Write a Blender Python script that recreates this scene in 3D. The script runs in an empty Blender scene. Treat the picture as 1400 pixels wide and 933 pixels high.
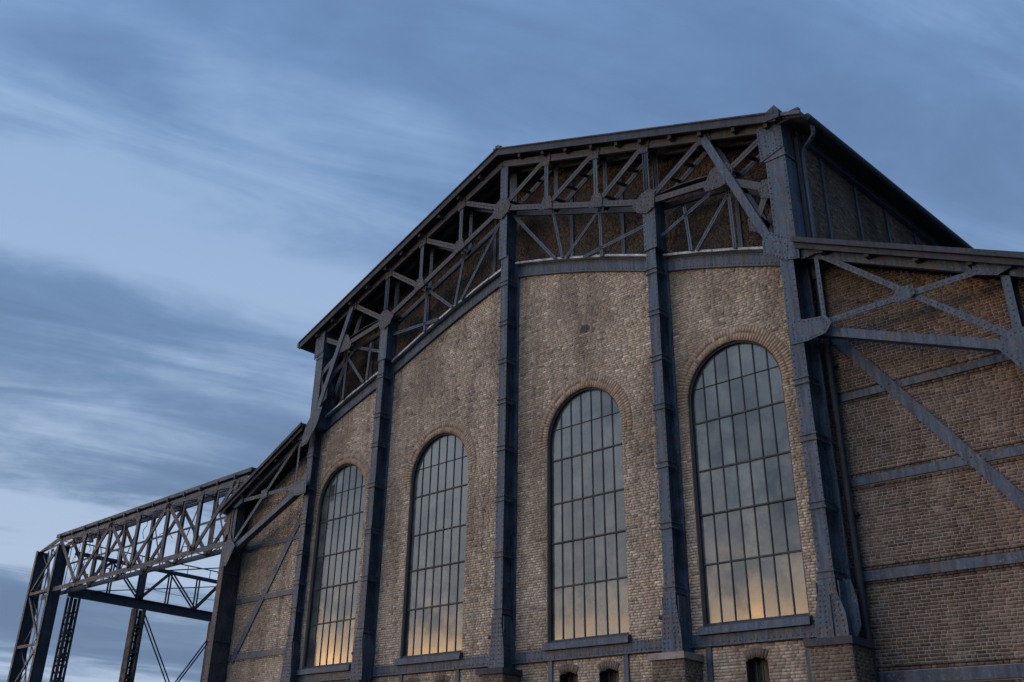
import bpy, math, random
import numpy as np
from mathutils import Vector, Matrix
random.seed(7); RNG = np.random.default_rng(11)
scene = bpy.context.scene
COL = scene.collection

# ---------------------------------------------------------------- camera
CAM = Vector((19.783, -20.181, -0.105))
cd = bpy.data.cameras.new('camera'); cam = bpy.data.objects.new('camera', cd); COL.objects.link(cam)
fw = Vector((-0.67136351, 0.57485378, 0.46777576)); rt = Vector((0.66945311, 0.74117075, 0.04998461)); up = Vector((0.31796787, -0.34671178, 0.88243265))
m = Matrix((rt, up, -fw)).transposed().to_4x4(); m.translation = CAM
cam.matrix_world = m
cd.sensor_fit = 'HORIZONTAL'; cd.sensor_width = 36.0; cd.lens = 1416.88 / 1400 * 36.0
cd.shift_x = 109.45 / 1400; cd.shift_y = -92.19 / 1400
cd.clip_start = 0.1; cd.clip_end = 4000
scene.camera = cam

# ---------------------------------------------------------------- light, sky, exposure
scene.view_settings.view_transform = 'Standard'; scene.view_settings.look = 'None'
scene.view_settings.exposure = 0.0; scene.view_settings.gamma = 1.0
SUN_AZ = math.radians(222.0); SUN_EL = math.radians(5.0)      # low behind the viewer's left shoulder
sd = bpy.data.lights.new('sun', 'SUN'); sun = bpy.data.objects.new('sun', sd); COL.objects.link(sun)
sdir = Vector((math.sin(SUN_AZ) * math.cos(SUN_EL), math.cos(SUN_AZ) * math.cos(SUN_EL), math.sin(SUN_EL)))
sun.rotation_euler = sdir.to_track_quat('Z', 'Y').to_euler()
sd.energy = 0.2; sd.angle = math.radians(30); sd.color = (1.0, 0.94, 0.88)

class NT:
    """small helper to write node trees"""
    def __init__(s, nt): s.nt = nt; s.n = nt.nodes; s.l = nt.links
    def add(s, t, **kw):
        n = s.n.new(t)
        for k, v in kw.items(): setattr(n, k, v)
        return n
    def put(s, sock, v):
        if isinstance(v, bpy.types.NodeSocket): s.l.new(v, sock)
        elif v is not None:
            if hasattr(sock.default_value, '__len__') and not hasattr(v, '__len__'): v = [v] * len(sock.default_value)
            if hasattr(v, '__len__') and len(sock.default_value) == 4 and len(v) == 3: v = (*v, 1)
            sock.default_value = v
    def math(s, op, a, b=None, c=None, clamp=False):
        n = s.add('ShaderNodeMath', operation=op, use_clamp=clamp)
        for i, v in enumerate((a, b, c)):
            if v is not None: s.put(n.inputs[i], v)
        return n.outputs[0]
    def vmath(s, op, a, b=None):
        n = s.add('ShaderNodeVectorMath', operation=op); s.put(n.inputs[0], a)
        if b is not None: s.put(n.inputs[1], b)
        return n.outputs[0]
    def mix(s, f, a, b, blend='MIX'):
        n = s.add('ShaderNodeMix', data_type='RGBA', blend_type=blend)
        s.put(n.inputs[0], f); s.put(n.inputs[6], a); s.put(n.inputs[7], b); return n.outputs[2]
    def noise(s, vec, scale, detail=4, rough=.5, dist=0, out=0):
        n = s.add('ShaderNodeTexNoise'); s.put(n.inputs['Vector'], vec)
        for k, v in (('Scale', scale), ('Detail', detail), ('Roughness', rough), ('Distortion', dist)): n.inputs[k].default_value = v
        return n.outputs[out]
    def ramp(s, f, stops, interp='LINEAR'):
        n = s.add('ShaderNodeValToRGB'); n.color_ramp.interpolation = interp; e = n.color_ramp.elements
        while len(e) < len(stops): e.new(.5)
        for x, (p, c) in zip(e, stops):
            x.position = p; x.color = (c, c, c, 1) if not hasattr(c, '__len__') else (*c, 1)
        s.put(n.inputs[0], f); return n.outputs[0]
    def mapr(s, v, a, b, c=0, d=1, smooth=True):
        n = s.add('ShaderNodeMapRange', interpolation_type='SMOOTHSTEP' if smooth else 'LINEAR')
        for i, q in enumerate((v, a, b, c, d)): s.put(n.inputs[i], q)
        return n.outputs[0]
    def sep(s, v):
        n = s.add('ShaderNodeSeparateXYZ'); s.put(n.inputs[0], v); return n.outputs
    def comb(s, x, y, z):
        n = s.add('ShaderNodeCombineXYZ')
        for i, v in enumerate((x, y, z)): s.put(n.inputs[i], v)
        return n.outputs[0]

world = bpy.data.worlds.new('World'); scene.world = world; world.use_nodes = True
W = NT(world.node_tree); W.n.clear()
d = W.add('ShaderNodeTexCoord').outputs['Generated']
dx, dy, dz = W.sep(d)
zc = W.math('MAXIMUM', dz, 0.0)
sky = W.add('ShaderNodeTexSky', sky_type='NISHITA', sun_disc=False, sun_elevation=SUN_EL, sun_rotation=SUN_AZ)
sky.air_density = 1.2; sky.dust_density = 2.0; sky.ozone_density = 3.0
# stratus drawn out along one wind direction, on a plane overhead
inv = W.math('DIVIDE', 1.0, W.math('ADD', zc, 0.12))
cu, cv = W.math('MULTIPLY', dx, inv), W.math('MULTIPLY', dy, inv)
a_ = math.radians(-20); ca, sa = math.cos(a_), math.sin(a_)
us = W.math('ADD', W.math('ADD', W.math('MULTIPLY', cu, ca), W.math('MULTIPLY', cv, sa)), -0.22)
vs = W.math('SUBTRACT', W.math('MULTIPLY', cv, ca), W.math('MULTIPLY', cu, sa))
p1 = W.comb(W.math('MULTIPLY', us, 1.35), W.math('MULTIPLY', vs, 0.40), 23.3)
p2 = W.comb(W.math('MULTIPLY', us, 3.0), W.math('MULTIPLY', vs, 0.8), 41.61)
n1 = W.noise(p1, 1.15, 3, .5, .35); n2 = W.noise(p2, 1.6, 7, .6, .7)
n3 = W.noise(W.comb(cu, cv, 5.0), 2.6, 5, .6)
dens = W.math('ADD', W.math('ADD', W.math('MULTIPLY', n1, .57), W.math('MULTIPLY', n2, .27)), W.math('MULTIPLY', n3, .16))
hi = W.mapr(zc, .05, .70)
skyc = W.mix(.03, W.mix(hi, (1.85, 2.75, 4.2), (1.75, 3.05, 5.5)), sky.outputs[0])
darkc = W.mix(hi, (1.55, 2.25, 3.60), (1.28, 2.25, 4.20))
lightc = W.mix(hi, (4.6, 5.7, 7.5), (2.8, 4.3, 6.8))
c = W.mix(W.mapr(dens, .40, .52), darkc, skyc)
c = W.mix(W.math('MULTIPLY', W.mapr(dens, .475, .60), .92), c, lightc)
# extra brightness added to the cloud high on the sunset side, filling the facade
dn = W.add('ShaderNodeVectorMath', operation='DOT_PRODUCT'); W.put(dn.inputs[0], d); dn.inputs[1].default_value = (-.27, -.64, .72)
bright = W.mapr(dn.outputs['Value'], .46, .98)
c = W.mix(bright, c, W.mix(1.0, c, (5.1, 4.25, 3.55), 'MULTIPLY'))
# the break in the cloud low over the place where the sun went down
el = W.math('ARCSINE', dz); hz = W.math('SQRT', W.math('ADD', W.math('MULTIPLY', dx, dx), W.math('MULTIPLY', dy, dy)))
toward = W.math('DIVIDE', W.math('ADD', W.math('MULTIPLY', dx, math.sin(SUN_AZ)), W.math('MULTIPLY', dy, math.cos(SUN_AZ))), hz)
gn = W.noise(W.comb(W.math('MULTIPLY', dx, 5.0), W.math('MULTIPLY', dy, 5.0), W.math('MULTIPLY', dz, 16.0)), 1.6, 5, .55)
ele = W.math('SUBTRACT', W.math('ADD', el, W.math('MULTIPLY', W.math('SUBTRACT', gn, .5), .07)), W.math('MULTIPLY', W.math('ADD', dx, .66), .16))
band = W.math('MULTIPLY', W.mapr(ele, .168, .148), W.mapr(ele, .05, .14, .35, 1))
glow = W.math('MULTIPLY', W.math('MULTIPLY', band, W.mapr(toward, .55, .93)), W.mapr(gn, .40, .58, .10, 1))
c = W.mix(glow, c, (180.0, 102.0, 40.0))
bg = W.add('ShaderNodeBackground'); W.put(bg.inputs[0], c); bg.inputs[1].default_value = 0.1
W.l.new(bg.outputs[0], W.add('ShaderNodeOutputWorld').inputs[0])

# ---------------------------------------------------------------- materials
def material(name):
    m = bpy.data.materials.new(name); m.use_nodes = True; T = NT(m.node_tree); T.n.clear()
    b = T.add('ShaderNodeBsdfPrincipled'); T.l.new(b.outputs[0], T.add('ShaderNodeOutputMaterial').inputs[0])
    return m, T, b
def bump(T, b, h, strength, dist):
    n = T.add('ShaderNodeBump'); n.inputs['Strength'].default_value = strength; n.inputs['Distance'].default_value = dist
    T.put(n.inputs['Height'], h); T.l.new(n.outputs[0], b.inputs['Normal'])
def steel(name, c1, c2, rust, rough=.58, streak=.55):
    m, T, b = material(name)
    P = T.add('ShaderNodeTexCoord').outputs['Object']
    x, y, z = T.sep(P)
    big = T.noise(P, 2.1, 7, .66); fine = T.noise(P, 22, 4, .6)
    st = T.noise(T.comb(T.math('MULTIPLY', x, 14), T.math('MULTIPLY', y, 14), T.math('MULTIPLY', z, .9)), 1.0, 4, .6)
    k = T.math('ADD', T.math('MULTIPLY', big, 1 - streak), T.math('MULTIPLY', st, streak))
    c = T.mix(T.mapr(k, .38, .62), c1, c2)
    c = T.mix(T.math('MULTIPLY', T.mapr(T.noise(P, 3.1, 7, .72), .52, .66), .8), c, rust)
    c = T.mix(T.math('MULTIPLY', T.mapr(fine, .57, .70), .55), c, tuple(min(1, v * 1.9 + .02) for v in c2))
    c = T.mix(T.math('MULTIPLY', T.mapr(fine, .42, .30), .5), c, tuple(v * .35 for v in c1))
    T.put(b.inputs['Base Color'], c); T.put(b.inputs['Roughness'], T.mapr(big, .3, .7, rough - .1, rough + .18))
    b.inputs['Metallic'].default_value = .1; b.inputs['Specular IOR Level'].default_value = .32
    bump(T, b, T.math('ADD', fine, T.math('MULTIPLY', big, .6)), .35, .012)
    return m
M = {}
M['steel'] = steel('painted_steel', (.0115, .022, .037), (.047, .071, .106), (.056, .042, .038))
M['truss'] = steel('weathered_steel', (.016, .019, .025), (.048, .050, .060), (.066, .045, .040), .62, .35)
M['dark_steel'] = steel('dark_steel', (.013, .017, .024), (.030, .036, .048), (.024, .024, .028), .72)
M['gantry'] = steel('gantry_steel', (.014, .022, .034), (.036, .050, .072), (.030, .029, .034), .62, .35)
M['coping'] = steel('zinc_coping', (.12, .125, .14), (.30, .31, .33), (.10, .09, .085), .45, .3)
M['roof'] = steel('roof_sheet', (.035, .040, .050), (.055, .062, .075), (.045, .038, .036), .6)
M['stone'] = steel('plinth_stone', (.15, .135, .12), (.22, .20, .18), (.11, .10, .09), .9, .2)
M['pipe'] = steel('pipe_paint', (.008, .010, .014), (.018, .022, .030), (.018, .015, .015), .6)

def brick_mat(name, stops, soot=.6, red=None):
    m, T, b = material(name)
    P = T.add('ShaderNodeNewGeometry').outputs['Position']
    at = T.add('ShaderNodeAttribute', attribute_name='tint'); oi = T.add('ShaderNodeObjectInfo')
    t = T.math('FRACT', T.math('ADD', at.outputs['Fac'], oi.outputs['Random']))
    c = T.ramp(t, stops)
    g = T.noise(P, 26, 5, .65); g2 = T.noise(P, 90, 3, .6)
    c = T.mix(T.mapr(g, .30, .75, 0, .55), c, T.mix(1.0, c, (.45, .42, .40), 'MULTIPLY'))
    c = T.mix(T.math('MULTIPLY', T.mapr(g2, .58, .75), .5), c, (.40, .36, .31))
    if red:
        x, y, z = T.sep(P)
        r = T.mapr(T.math('ADD', T.math('MULTIPLY', x, red[0]), T.math('MULTIPLY', T.noise(P, .55, 4, .6), red[1])), red[2], red[3])
        c = T.mix(T.math('MULTIPLY', r, .55), c, T.mix(1.0, c, (1.05, .70, .58), 'MULTIPLY'))
    s1 = T.noise(T.vmath('MULTIPLY', P, (1, 1, .7)), .42, 6, .62); s2 = T.noise(T.vmath('MULTIPLY', P, (2.2, 2.2, .28)), 1.0, 5, .6)
    s = T.math('ADD', T.math('MULTIPLY', s1, .6), T.math('MULTIPLY', s2, .4))
    c = T.mix(T.math('MULTIPLY', T.mapr(s, .43, .58), soot), c, T.mix(1.0, c, (.44, .42, .42), 'MULTIPLY'))
    c = T.mix(T.math('MULTIPLY', T.mapr(s1, .46, .30), .35), c, T.mix(1.0, c, (1.25, 1.2, 1.12), 'MULTIPLY'))
    T.put(b.inputs['Base Color'], c); b.inputs['Roughness'].default_value = .92
    b.inputs['Specular IOR Level'].default_value = .25
    bump(T, b, T.math('ADD', g, T.math('MULTIPLY', g2, .6)), .45, .006)
    return m
M['brick'] = brick_mat('yellow_grey_brick', [(0, (.268, .224, .172)), (.28, (.362, .308, .240)), (.5, (.305, .259, .206)), (.72, (.42, .366, .292)), (.86, (.165, .141, .116)), (1, (.54, .48, .40))], .80)
M['aisle_brick'] = brick_mat('brown_grey_brick', [(0, (.086, .069, .055)), (.3, (.124, .100, .081)), (.55, (.102, .084, .070)), (.75, (.155, .127, .103)), (.9, (.052, .043, .038)), (1, (.195, .165, .140))], .8, (.34, 2.2, 4.6, 6.0))
M['arch'] = brick_mat('arch_brick', [(0, (.22, .165, .12)), (.4, (.28, .215, .158)), (.7, (.24, .182, .135)), (1, (.33, .262, .2))], .35)
M['dark_arch'] = brick_mat('sooty_arch_brick', [(0, (.075, .062, .055)), (.5, (.11, .09, .078)), (1, (.14, .118, .10))], .5)
def mortar_mat(name, col):
    m, T, b = material(name); P = T.add('ShaderNodeNewGeometry').outputs['Position']
    c = T.mix(T.noise(P, .8, 6, .65), tuple(v * .62 for v in col), tuple(v * 1.28 for v in col))
    T.put(b.inputs['Base Color'], c); b.inputs['Roughness'].default_value = .95
    bump(T, b, T.noise(P, 60, 3), .5, .005); return m
M['mortar'] = mortar_mat('grey_mortar', (.150, .130, .108)); M['aisle_mortar'] = mortar_mat('pale_mortar', (.225, .20, .18))
def glass_mat():
    m, T, b = material('old_window_glass')
    P = T.add('ShaderNodeNewGeometry').outputs['Position']; oi = T.add('ShaderNodeObjectInfo')
    x, y, z = T.sep(P)
    st = T.noise(T.comb(T.math('MULTIPLY', x, 38), 0.0, T.math('MULTIPLY', z, .6)), 1.0, 3, .55)
    dirt = T.noise(P, 1.7, 6, .65)
    c = T.mix(T.mapr(dirt, .3, .7), (.016, .021, .022), (.044, .052, .050))
    T.put(b.inputs['Base Color'], T.mix(oi.outputs['Random'], c, T.mix(1.0, c, (1.9, 2.1, 2.2), 'MULTIPLY')))
    T.put(b.inputs['Roughness'], T.math('ADD', T.mapr(dirt, .3, .75, .05, .16), T.math('MULTIPLY', oi.outputs['Random'], .06)))
    b.inputs['IOR'].default_value = 1.52
    bump(T, b, T.math('ADD', st, T.math('MULTIPLY', T.noise(P, 2.2, 2), .25)), .06, .006)
    return m
M['glass'] = glass_mat()
m_, T_, b_ = material('gravel_ground'); P_ = T_.add('ShaderNodeNewGeometry').outputs['Position']
T_.put(b_.inputs['Base Color'], T_.mix(T_.noise(P_, 2.5, 8, .7), (.06, .055, .05), (.16, .15, .135))); b_.inputs['Roughness'].default_value = .95
bump(T_, b_, T_.noise(P_, 30, 4), .6, .03); M['ground'] = m_
m_, T_, b_ = material('dark_interior'); T_.put(b_.inputs['Base Color'], (.02, .02, .02)); M['dark'] = m_
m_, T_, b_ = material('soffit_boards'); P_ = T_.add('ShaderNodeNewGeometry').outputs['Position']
T_.put(b_.inputs['Base Color'], T_.mix(T_.noise(T_.vmath('MULTIPLY', P_, (8, .8, 8)), 1, 4), (.014, .012, .012), (.036, .031, .028))); b_.inputs['Roughness'].default_value = .85; M['boards'] = m_  # board colour darkened to deepen the shade under the roof

# ---------------------------------------------------------------- mesh helpers
class MB:
    def __init__(s): s.v = []; s.f = []
    def add(s, vs, fs):
        o = len(s.v); s.v += [tuple(v) for v in vs]; s.f += [tuple(i + o for i in f) for f in fs]; return s
    def box(s, x0, x1, y0, y1, z0, z1):
        v = [(x, y, z) for z in (z0, z1) for y in (y0, y1) for x in (x0, x1)]
        return s.add(v, [(0, 2, 3, 1), (4, 5, 7, 6), (0, 1, 5, 4), (1, 3, 7, 5), (3, 2, 6, 7), (2, 0, 4, 6)])
    def beam(s, p, q, rects, n=(0, -1, 0)):
        """sweep rectangles (s0, s1, n0, n1) from p to q; s lies across the beam, n towards its face"""
        p, q = Vector(p), Vector(q); dr = (q - p).normalized(); n = Vector(n); n = (n - dr * n.dot(dr)).normalized(); t = dr.cross(n)
        for s0, s1, n0, n1 in rects:
            v = [e + t * a + n * b for e in (p, q) for a, b in ((s0, n0), (s1, n0), (s1, n1), (s0, n1))]
            s.add(v, [(3, 2, 1, 0), (4, 5, 6, 7), (0, 1, 5, 4), (1, 2, 6, 5), (2, 3, 7, 6), (3, 0, 4, 7)])
        return s
    def plate(s, pts, y0, y1):
        """polygon in the facade plane (x, z), from y0 (front) to y1"""
        k = len(pts); v = [(x, y0, z) for x, z in pts] + [(x, y1, z) for x, z in pts]
        return s.add(v, [tuple(range(k)), tuple(range(2 * k - 1, k - 1, -1))] + [(i, k + i, k + (i + 1) % k, (i + 1) % k) for i in range(k)])
    def tube(s, pts, r, k=10):
        pts = [Vector(p) for p in pts]; o = len(s.v); a = None
        for i, p in enumerate(pts):
            dr = (pts[min(i + 1, len(pts) - 1)] - pts[max(i - 1, 0)]).normalized()
            a = (a - dr * a.dot(dr)).normalized() if a is not None else dr.orthogonal().normalized()
            b = dr.cross(a)
            s.v += [tuple(p + a * r * math.cos(2 * math.pi * j / k) + b * r * math.sin(2 * math.pi * j / k)) for j in range(k)]
        for i in range(len(pts) - 1):
            s.f += [(o + i * k + j, o + i * k + (j + 1) % k, o + (i + 1) * k + (j + 1) % k, o + (i + 1) * k + j) for j in range(k)]
        s.f += [tuple(o + j for j in range(k))[::-1], tuple(o + (len(pts) - 1) * k + j for j in range(k))]
        return s
    def rivet(s, p, n=(0, -1, 0), r=.022):
        n = Vector(n); a = n.orthogonal().normalized(); b = n.cross(a); p = Vector(p)
        v = [p + (a * math.cos(j * math.pi / 3) + b * math.sin(j * math.pi / 3)) * rr + n * h for rr, h in ((r, -.002), (r * .62, r * .62)) for j in range(6)]
        return s.add(v, [(j, (j + 1) % 6, 6 + (j + 1) % 6, 6 + j) for j in range(6)] + [tuple(range(6, 12))])
    def rivets(s, p, q, step=.12, n=(0, -1, 0), r=.022):
        p, q = Vector(p), Vector(q); k = max(1, round((q - p).length / step))
        for i in range(k):
            s.rivet(p.lerp(q, (i + .5) / k), n, r)
        return s
    def mesh(s, name):
        me = bpy.data.meshes.new(name); me.from_pydata(s.v, [], s.f); me.validate(); return me
    def build(s, name, mat, parent=None, kind=None):
        return link(name, s.mesh(name), mat, parent, kind)
def link(name, me, mat, parent=None, kind=None):
    if mat and not me.materials: me.materials.append(M[mat])
    o = bpy.data.objects.new(name, me); COL.objects.link(o); o.parent = parent
    if kind: o['kind'] = kind
    return o
def thing(name, label, cat, loc):
    o = bpy.data.objects.new(name, None); COL.objects.link(o); o.location = loc; o['label'] = label; o['category'] = cat; return o
def fix_parent(o):
    """children are modelled in world coordinates: undo the parent's offset"""
    for c in o.children: c.matrix_parent_inverse = Matrix.Translation(-o.location)
flat = lambda w, t=.014: [(-w / 2, w / 2, -t, 0)]
def tee(w, h, t=.016): return [(-w / 2, w / 2, -t, 0), (-t, t, -h, -t)]
def eye(w, h, t=.02): return [(-w / 2, w / 2, -t, 0), (-t * .7, t * .7, -h + t, -t), (-w / 2, w / 2, -h, -h + t)]
def chan(w, h, t=.016): return [(-w / 2, w / 2, -t, 0), (-w / 2, -w / 2 + t, -h, -t), (w / 2 - t, w / 2, -h, -t)]
def angles(w, t=.014): return [(-w, -.008, -t, 0), (.008, w, -t, 0), (-.008 - t, -.008, -w, -t), (.008, .008 + t, -w, -t)]

# ---------------------------------------------------------------- brickwork
def subtract(iv, a, b):
    out = []
    for p, q in iv:
        if b <= p or a >= q: out.append((p, q)); continue
        if a > p: out.append((p, a))
        if b < q: out.append((b, q))
    return out
CH, BH, SL, HL, J = .0655, .0550, .200, .095, .0105
class Wall:
    """courses of bricks over a mortar bed; plane: origin + u*e + z*up, n the outward normal"""
    def __init__(s, e, n, org): s.e, s.n, s.org = np.array(e, float), np.array(n, float), np.array(org, float); s.b = []; s.bed = []
    def fill(s, z0, z1, spans, wob=.004, heads=.22):
        """spans(z) -> allowed intervals for bricks"""
        k = 0; z = z0
        while z < z1:
            iv = spans(z + BH / 2); 
            if iv:
                for a, b in iv: s.bed.append((a, b, z - J / 2, z + CH - J / 2))
                lo = min(a for a, b in iv); hi = max(b for a, b in iv)
                u = lo - random.random() * .3; hd = k % 2 == 0
                while u < hi:
                    w = HL if (hd and random.random() < .8) or random.random() < heads else SL
                    hd = not hd if random.random() < .85 else hd
                    w0 = w; w *= random.uniform(.96, 1.04)
                    for a, b in iv:
                        p, q = max(a + J / 2, u), min(b - J / 2, u + w)
                        if q - p > .03: s.b.append((p, q, z + random.uniform(-wob, wob) * .5, w0 if q - p > w - 1e-4 else 0))
                    u += w + J
            z += CH; k += 1
        return s
    def build_bed(s, name, mat, parent, depth=.03):
        v, f = [], []
        for a, b, z0, z1 in s.bed:
            o = len(v)
            for u, z in ((a, z0), (b, z0), (b, z1), (a, z1)):
                v.append(tuple(s.org + s.e * u + np.array((0, 0, z))))
            f.append((o, o + 1, o + 2, o + 3))
        me = bpy.data.meshes.new(name); me.from_pydata(v, [], f)
        return link(name, me, mat, parent)
def brick_arrays(walls, rough, pick=None):
    vs, ts = [], []
    for w in walls:
        B = np.array([b for i, b in enumerate(w.b) if pick is None or not (w, i) in pick]); k = len(B)
        if not k: continue
        pr = RNG.uniform(.003, .003 + rough, k)[:, None] + RNG.uniform(-.35, .35, (k, 4)) * rough
        U = np.stack([B[:, 0], B[:, 1], B[:, 1], B[:, 0]], 1); Z = np.stack([B[:, 2], B[:, 2], B[:, 2] + BH, B[:, 2] + BH], 1)
        jit = .0018
        Uf = U + RNG.uniform(-jit, jit, U.shape) + np.array([1, -1, -1, 1]) * .002; Zf = Z + RNG.uniform(-jit, jit, Z.shape) + np.array([1, 1, -1, -1]) * .002
        back = w.org + U[..., None] * w.e + Z[..., None] * np.array((0, 0, 1.)) - .004 * w.n
        front = w.org + Uf[..., None] * w.e + Zf[..., None] * np.array((0, 0, 1.)) + np.clip(pr, .002, None)[..., None] * w.n
        vs.append(np.concatenate([back, front], 1).reshape(-1, 3)); ts.append(RNG.random(k))
    return np.concatenate(vs), np.concatenate(ts)
Q = np.array([(4, 5, 6, 7), (0, 1, 5, 4), (1, 2, 6, 5), (2, 3, 7, 6), (3, 0, 4, 7)])
def mesh_np(name, v, f, tint=None):
    me = bpy.data.meshes.new(name); me.vertices.add(len(v)); me.vertices.foreach_set('co', v.astype(np.float32).ravel())
    me.loops.add(f.size); me.loops.foreach_set('vertex_index', f.astype(np.int32).ravel())
    me.polygons.add(len(f)); me.polygons.foreach_set('loop_start', np.arange(len(f), dtype=np.int32) * 4)
    me.polygons.foreach_set('loop_total', np.full(len(f), 4, np.int32)); me.update(calc_edges=True)
    if tint is not None:
        a = me.attributes.new('tint', 'FLOAT', 'FACE'); a.data.foreach_set('value', tint.astype(np.float32))
    return me
def brick_stuff(name, mat, walls, parent, rough, pick=None):
    v, t = brick_arrays(walls, rough, pick); k = len(t)
    f = (np.arange(k)[:, None, None] * 8 + Q[None]).reshape(-1, 4)
    return link(name, mesh_np(name, v, f, np.repeat(t, 5)), mat, parent, 'stuff')
def single_bricks(wall, bed, mat, rough, limit, ok):
    """the nearest whole bricks as objects of their own, sharing a few meshes; returns what was taken"""
    c = []
    for i, (u0, u1, z, full) in enumerate(wall.b):
        if not full: continue
        p = wall.org + wall.e * (u0 + u1) / 2 + np.array((0, 0, z + BH / 2))
        if not ok(p): continue
        c.append((np.linalg.norm(p - np.array(CAM)) - (.6 if full == SL else 0), i))
    c.sort(); taken = set(); meshes = {}
    for L in (SL, HL):
        for k in range(6):
            pr = np.clip(random.uniform(.003, .003 + rough) + RNG.uniform(-.35, .35, 4) * rough, .002, None)
            uu = np.array([-L / 2, L / 2, L / 2, -L / 2]); zz = np.array([0, 0, BH, BH])
            uf = uu + RNG.uniform(-.002, .002, 4) + np.array([1, -1, -1, 1]) * .002; zf = zz + RNG.uniform(-.002, .002, 4) + np.array([1, 1, -1, -1]) * .002
            v = np.concatenate([uu[:, None] * wall.e + zz[:, None] * np.array((0, 0, 1.)) - .004 * wall.n, uf[:, None] * wall.e + zf[:, None] * np.array((0, 0, 1.)) + pr[:, None] * wall.n])
            me = mesh_np('brick', v, Q.copy(), np.zeros(5)); me.materials.append(M[mat]); meshes[(L, k)] = me
    for _, i in c[:limit]:
        u0, u1, z, full = wall.b[i]
        o = bpy.data.objects.new('brick', meshes[(full, random.randrange(6))]); COL.objects.link(o); o.parent = bed
        o.location = wall.org + wall.e * (u0 + u1) / 2 + np.array((0, 0, z)); taken.add((wall, i))
    return taken

# ---------------------------------------------------------------- the hall's measures (metres, eye level near z = -0.1)
GZ = -1.75
COLX = [-9.38, -5.6, .12, 5.52, 9.34]                # steel columns
WINX = [-7.76, -2.95, 2.72, 7.31]; WH = 1.28         # arched openings, half width
SILL, APEX = 3.99, 10.46; SPR = APEX - WH
DEP = .45                                            # how far the columns stand out
roof_z = lambda x: 19.22 - .371 * abs(x)
chord_z = lambda x: 18.76 - .352 * abs(x)            # axis of the gable truss's top chord
low_z = lambda x: 17.10 - .388 * abs(x)
band_t = lambda x: 15.24 - .322 * abs(x) + (.10 * math.sin(math.pi * abs(x) / 5.55) if abs(x) < 5.55 else .05 * math.sin(math.pi * (abs(x) - 5.55) / 3.8))             # coping of the facade wall
aisle_z = lambda x: 12.28 - .470 * (abs(x) - 9.35)

ground = MB().add([(-1500, -1500, GZ), (1500, -1500, GZ), (1500, 1500, GZ), (-1500, 1500, GZ)], [(0, 1, 2, 3)]).build('ground', 'ground', None, 'structure')

hall = thing('brick_hall', 'tall brown brick gabled hall with four arched windows between riveted steel columns', 'building', (0, 0, GZ))

# ---- facade wall
BAS = [(2.12, .29), (3.36, .29), (7.28, .26), (-3.62, .29), (-2.38, .29)]   # little windows in the base: centre, half width
BTOP = 3.20
def arch_cut(iv, z, R):
    for c in WINX:
        if SILL - .2 < z <= SPR: iv = subtract(iv, c - R if z > SPR - .2 else c - WH, c + R if z > SPR - .2 else c + WH)
        elif SPR < z < SPR + R:
            h = math.sqrt(R * R - (z - SPR) ** 2); iv = subtract(iv, c - h, c + h)
    return iv
def front_spans(z, R):
    lim = (15.24 - .34 - z) / .322
    if lim <= 0: return []
    iv = [(max(-9.3, -lim), min(9.42, lim))]
    iv = arch_cut(iv, z, R)
    if 3.55 < z < 3.83: return []
    if z < BTOP + .26:
        for c, h in BAS:
            dz = z - (BTOP - .42)
            if dz < .434: iv = subtract(iv, c - h, c + h)
            else:
                Ra = .685 if R > WH + .1 else .5
                if dz < Ra: q = min(dz * math.tan(.52 * h / .29) + .006, math.sqrt(Ra * Ra - dz * dz)); iv = subtract(iv, c - q, c + q)
    return iv
RING = .36
wf = Wall((1, 0, 0), (0, -1, 0), (0, 0, 0)); wf.fill(.6, 15.1, lambda z: front_spans(z, WH + RING))
wbed = Wall((1, 0, 0), (0, -1, 0), (0, 0, 0)); zz = .6
while zz < 15.2:
    for a, b in front_spans(zz + CH / 4, WH): wbed.bed.append((a, b, zz, zz + CH / 2))
    zz += CH / 2
wbed.bed.append((-9.3, 9.42, GZ, .6)); wbed.bed.append((-9.3, 9.42, 3.5, 3.9))
facade = wbed.build_bed('facade_wall', 'mortar', hall)
pick = single_bricks(wf, facade, 'brick', .006, 300, lambda p: p[0] > 5.7 and 3.9 < p[2] < 8.0)
brick_stuff('brickwork', 'brick', [wf], hall, .006, pick)
# window reveals
def arch_pts(c, R, k=36, a0=0.0, a1=math.pi):
    return [(c + R * math.cos(a0 + (a1 - a0) * i / k), SPR + R * math.sin(a0 + (a1 - a0) * i / k)) for i in range(k + 1)]
for c in WINX:
    pts = [(c + WH, SILL - .2)] + arch_pts(c, WH) + [(c - WH, SILL - .2)]
    b = MB(); v = [(x, y, z) for x, z in pts for y in (0, .34)]
    b.add(v, [(2 * i, 2 * i + 1, 2 * i + 3, 2 * i + 2) for i in range(len(pts) - 1)]); b.build('window_reveal', 'arch', hall)
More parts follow.
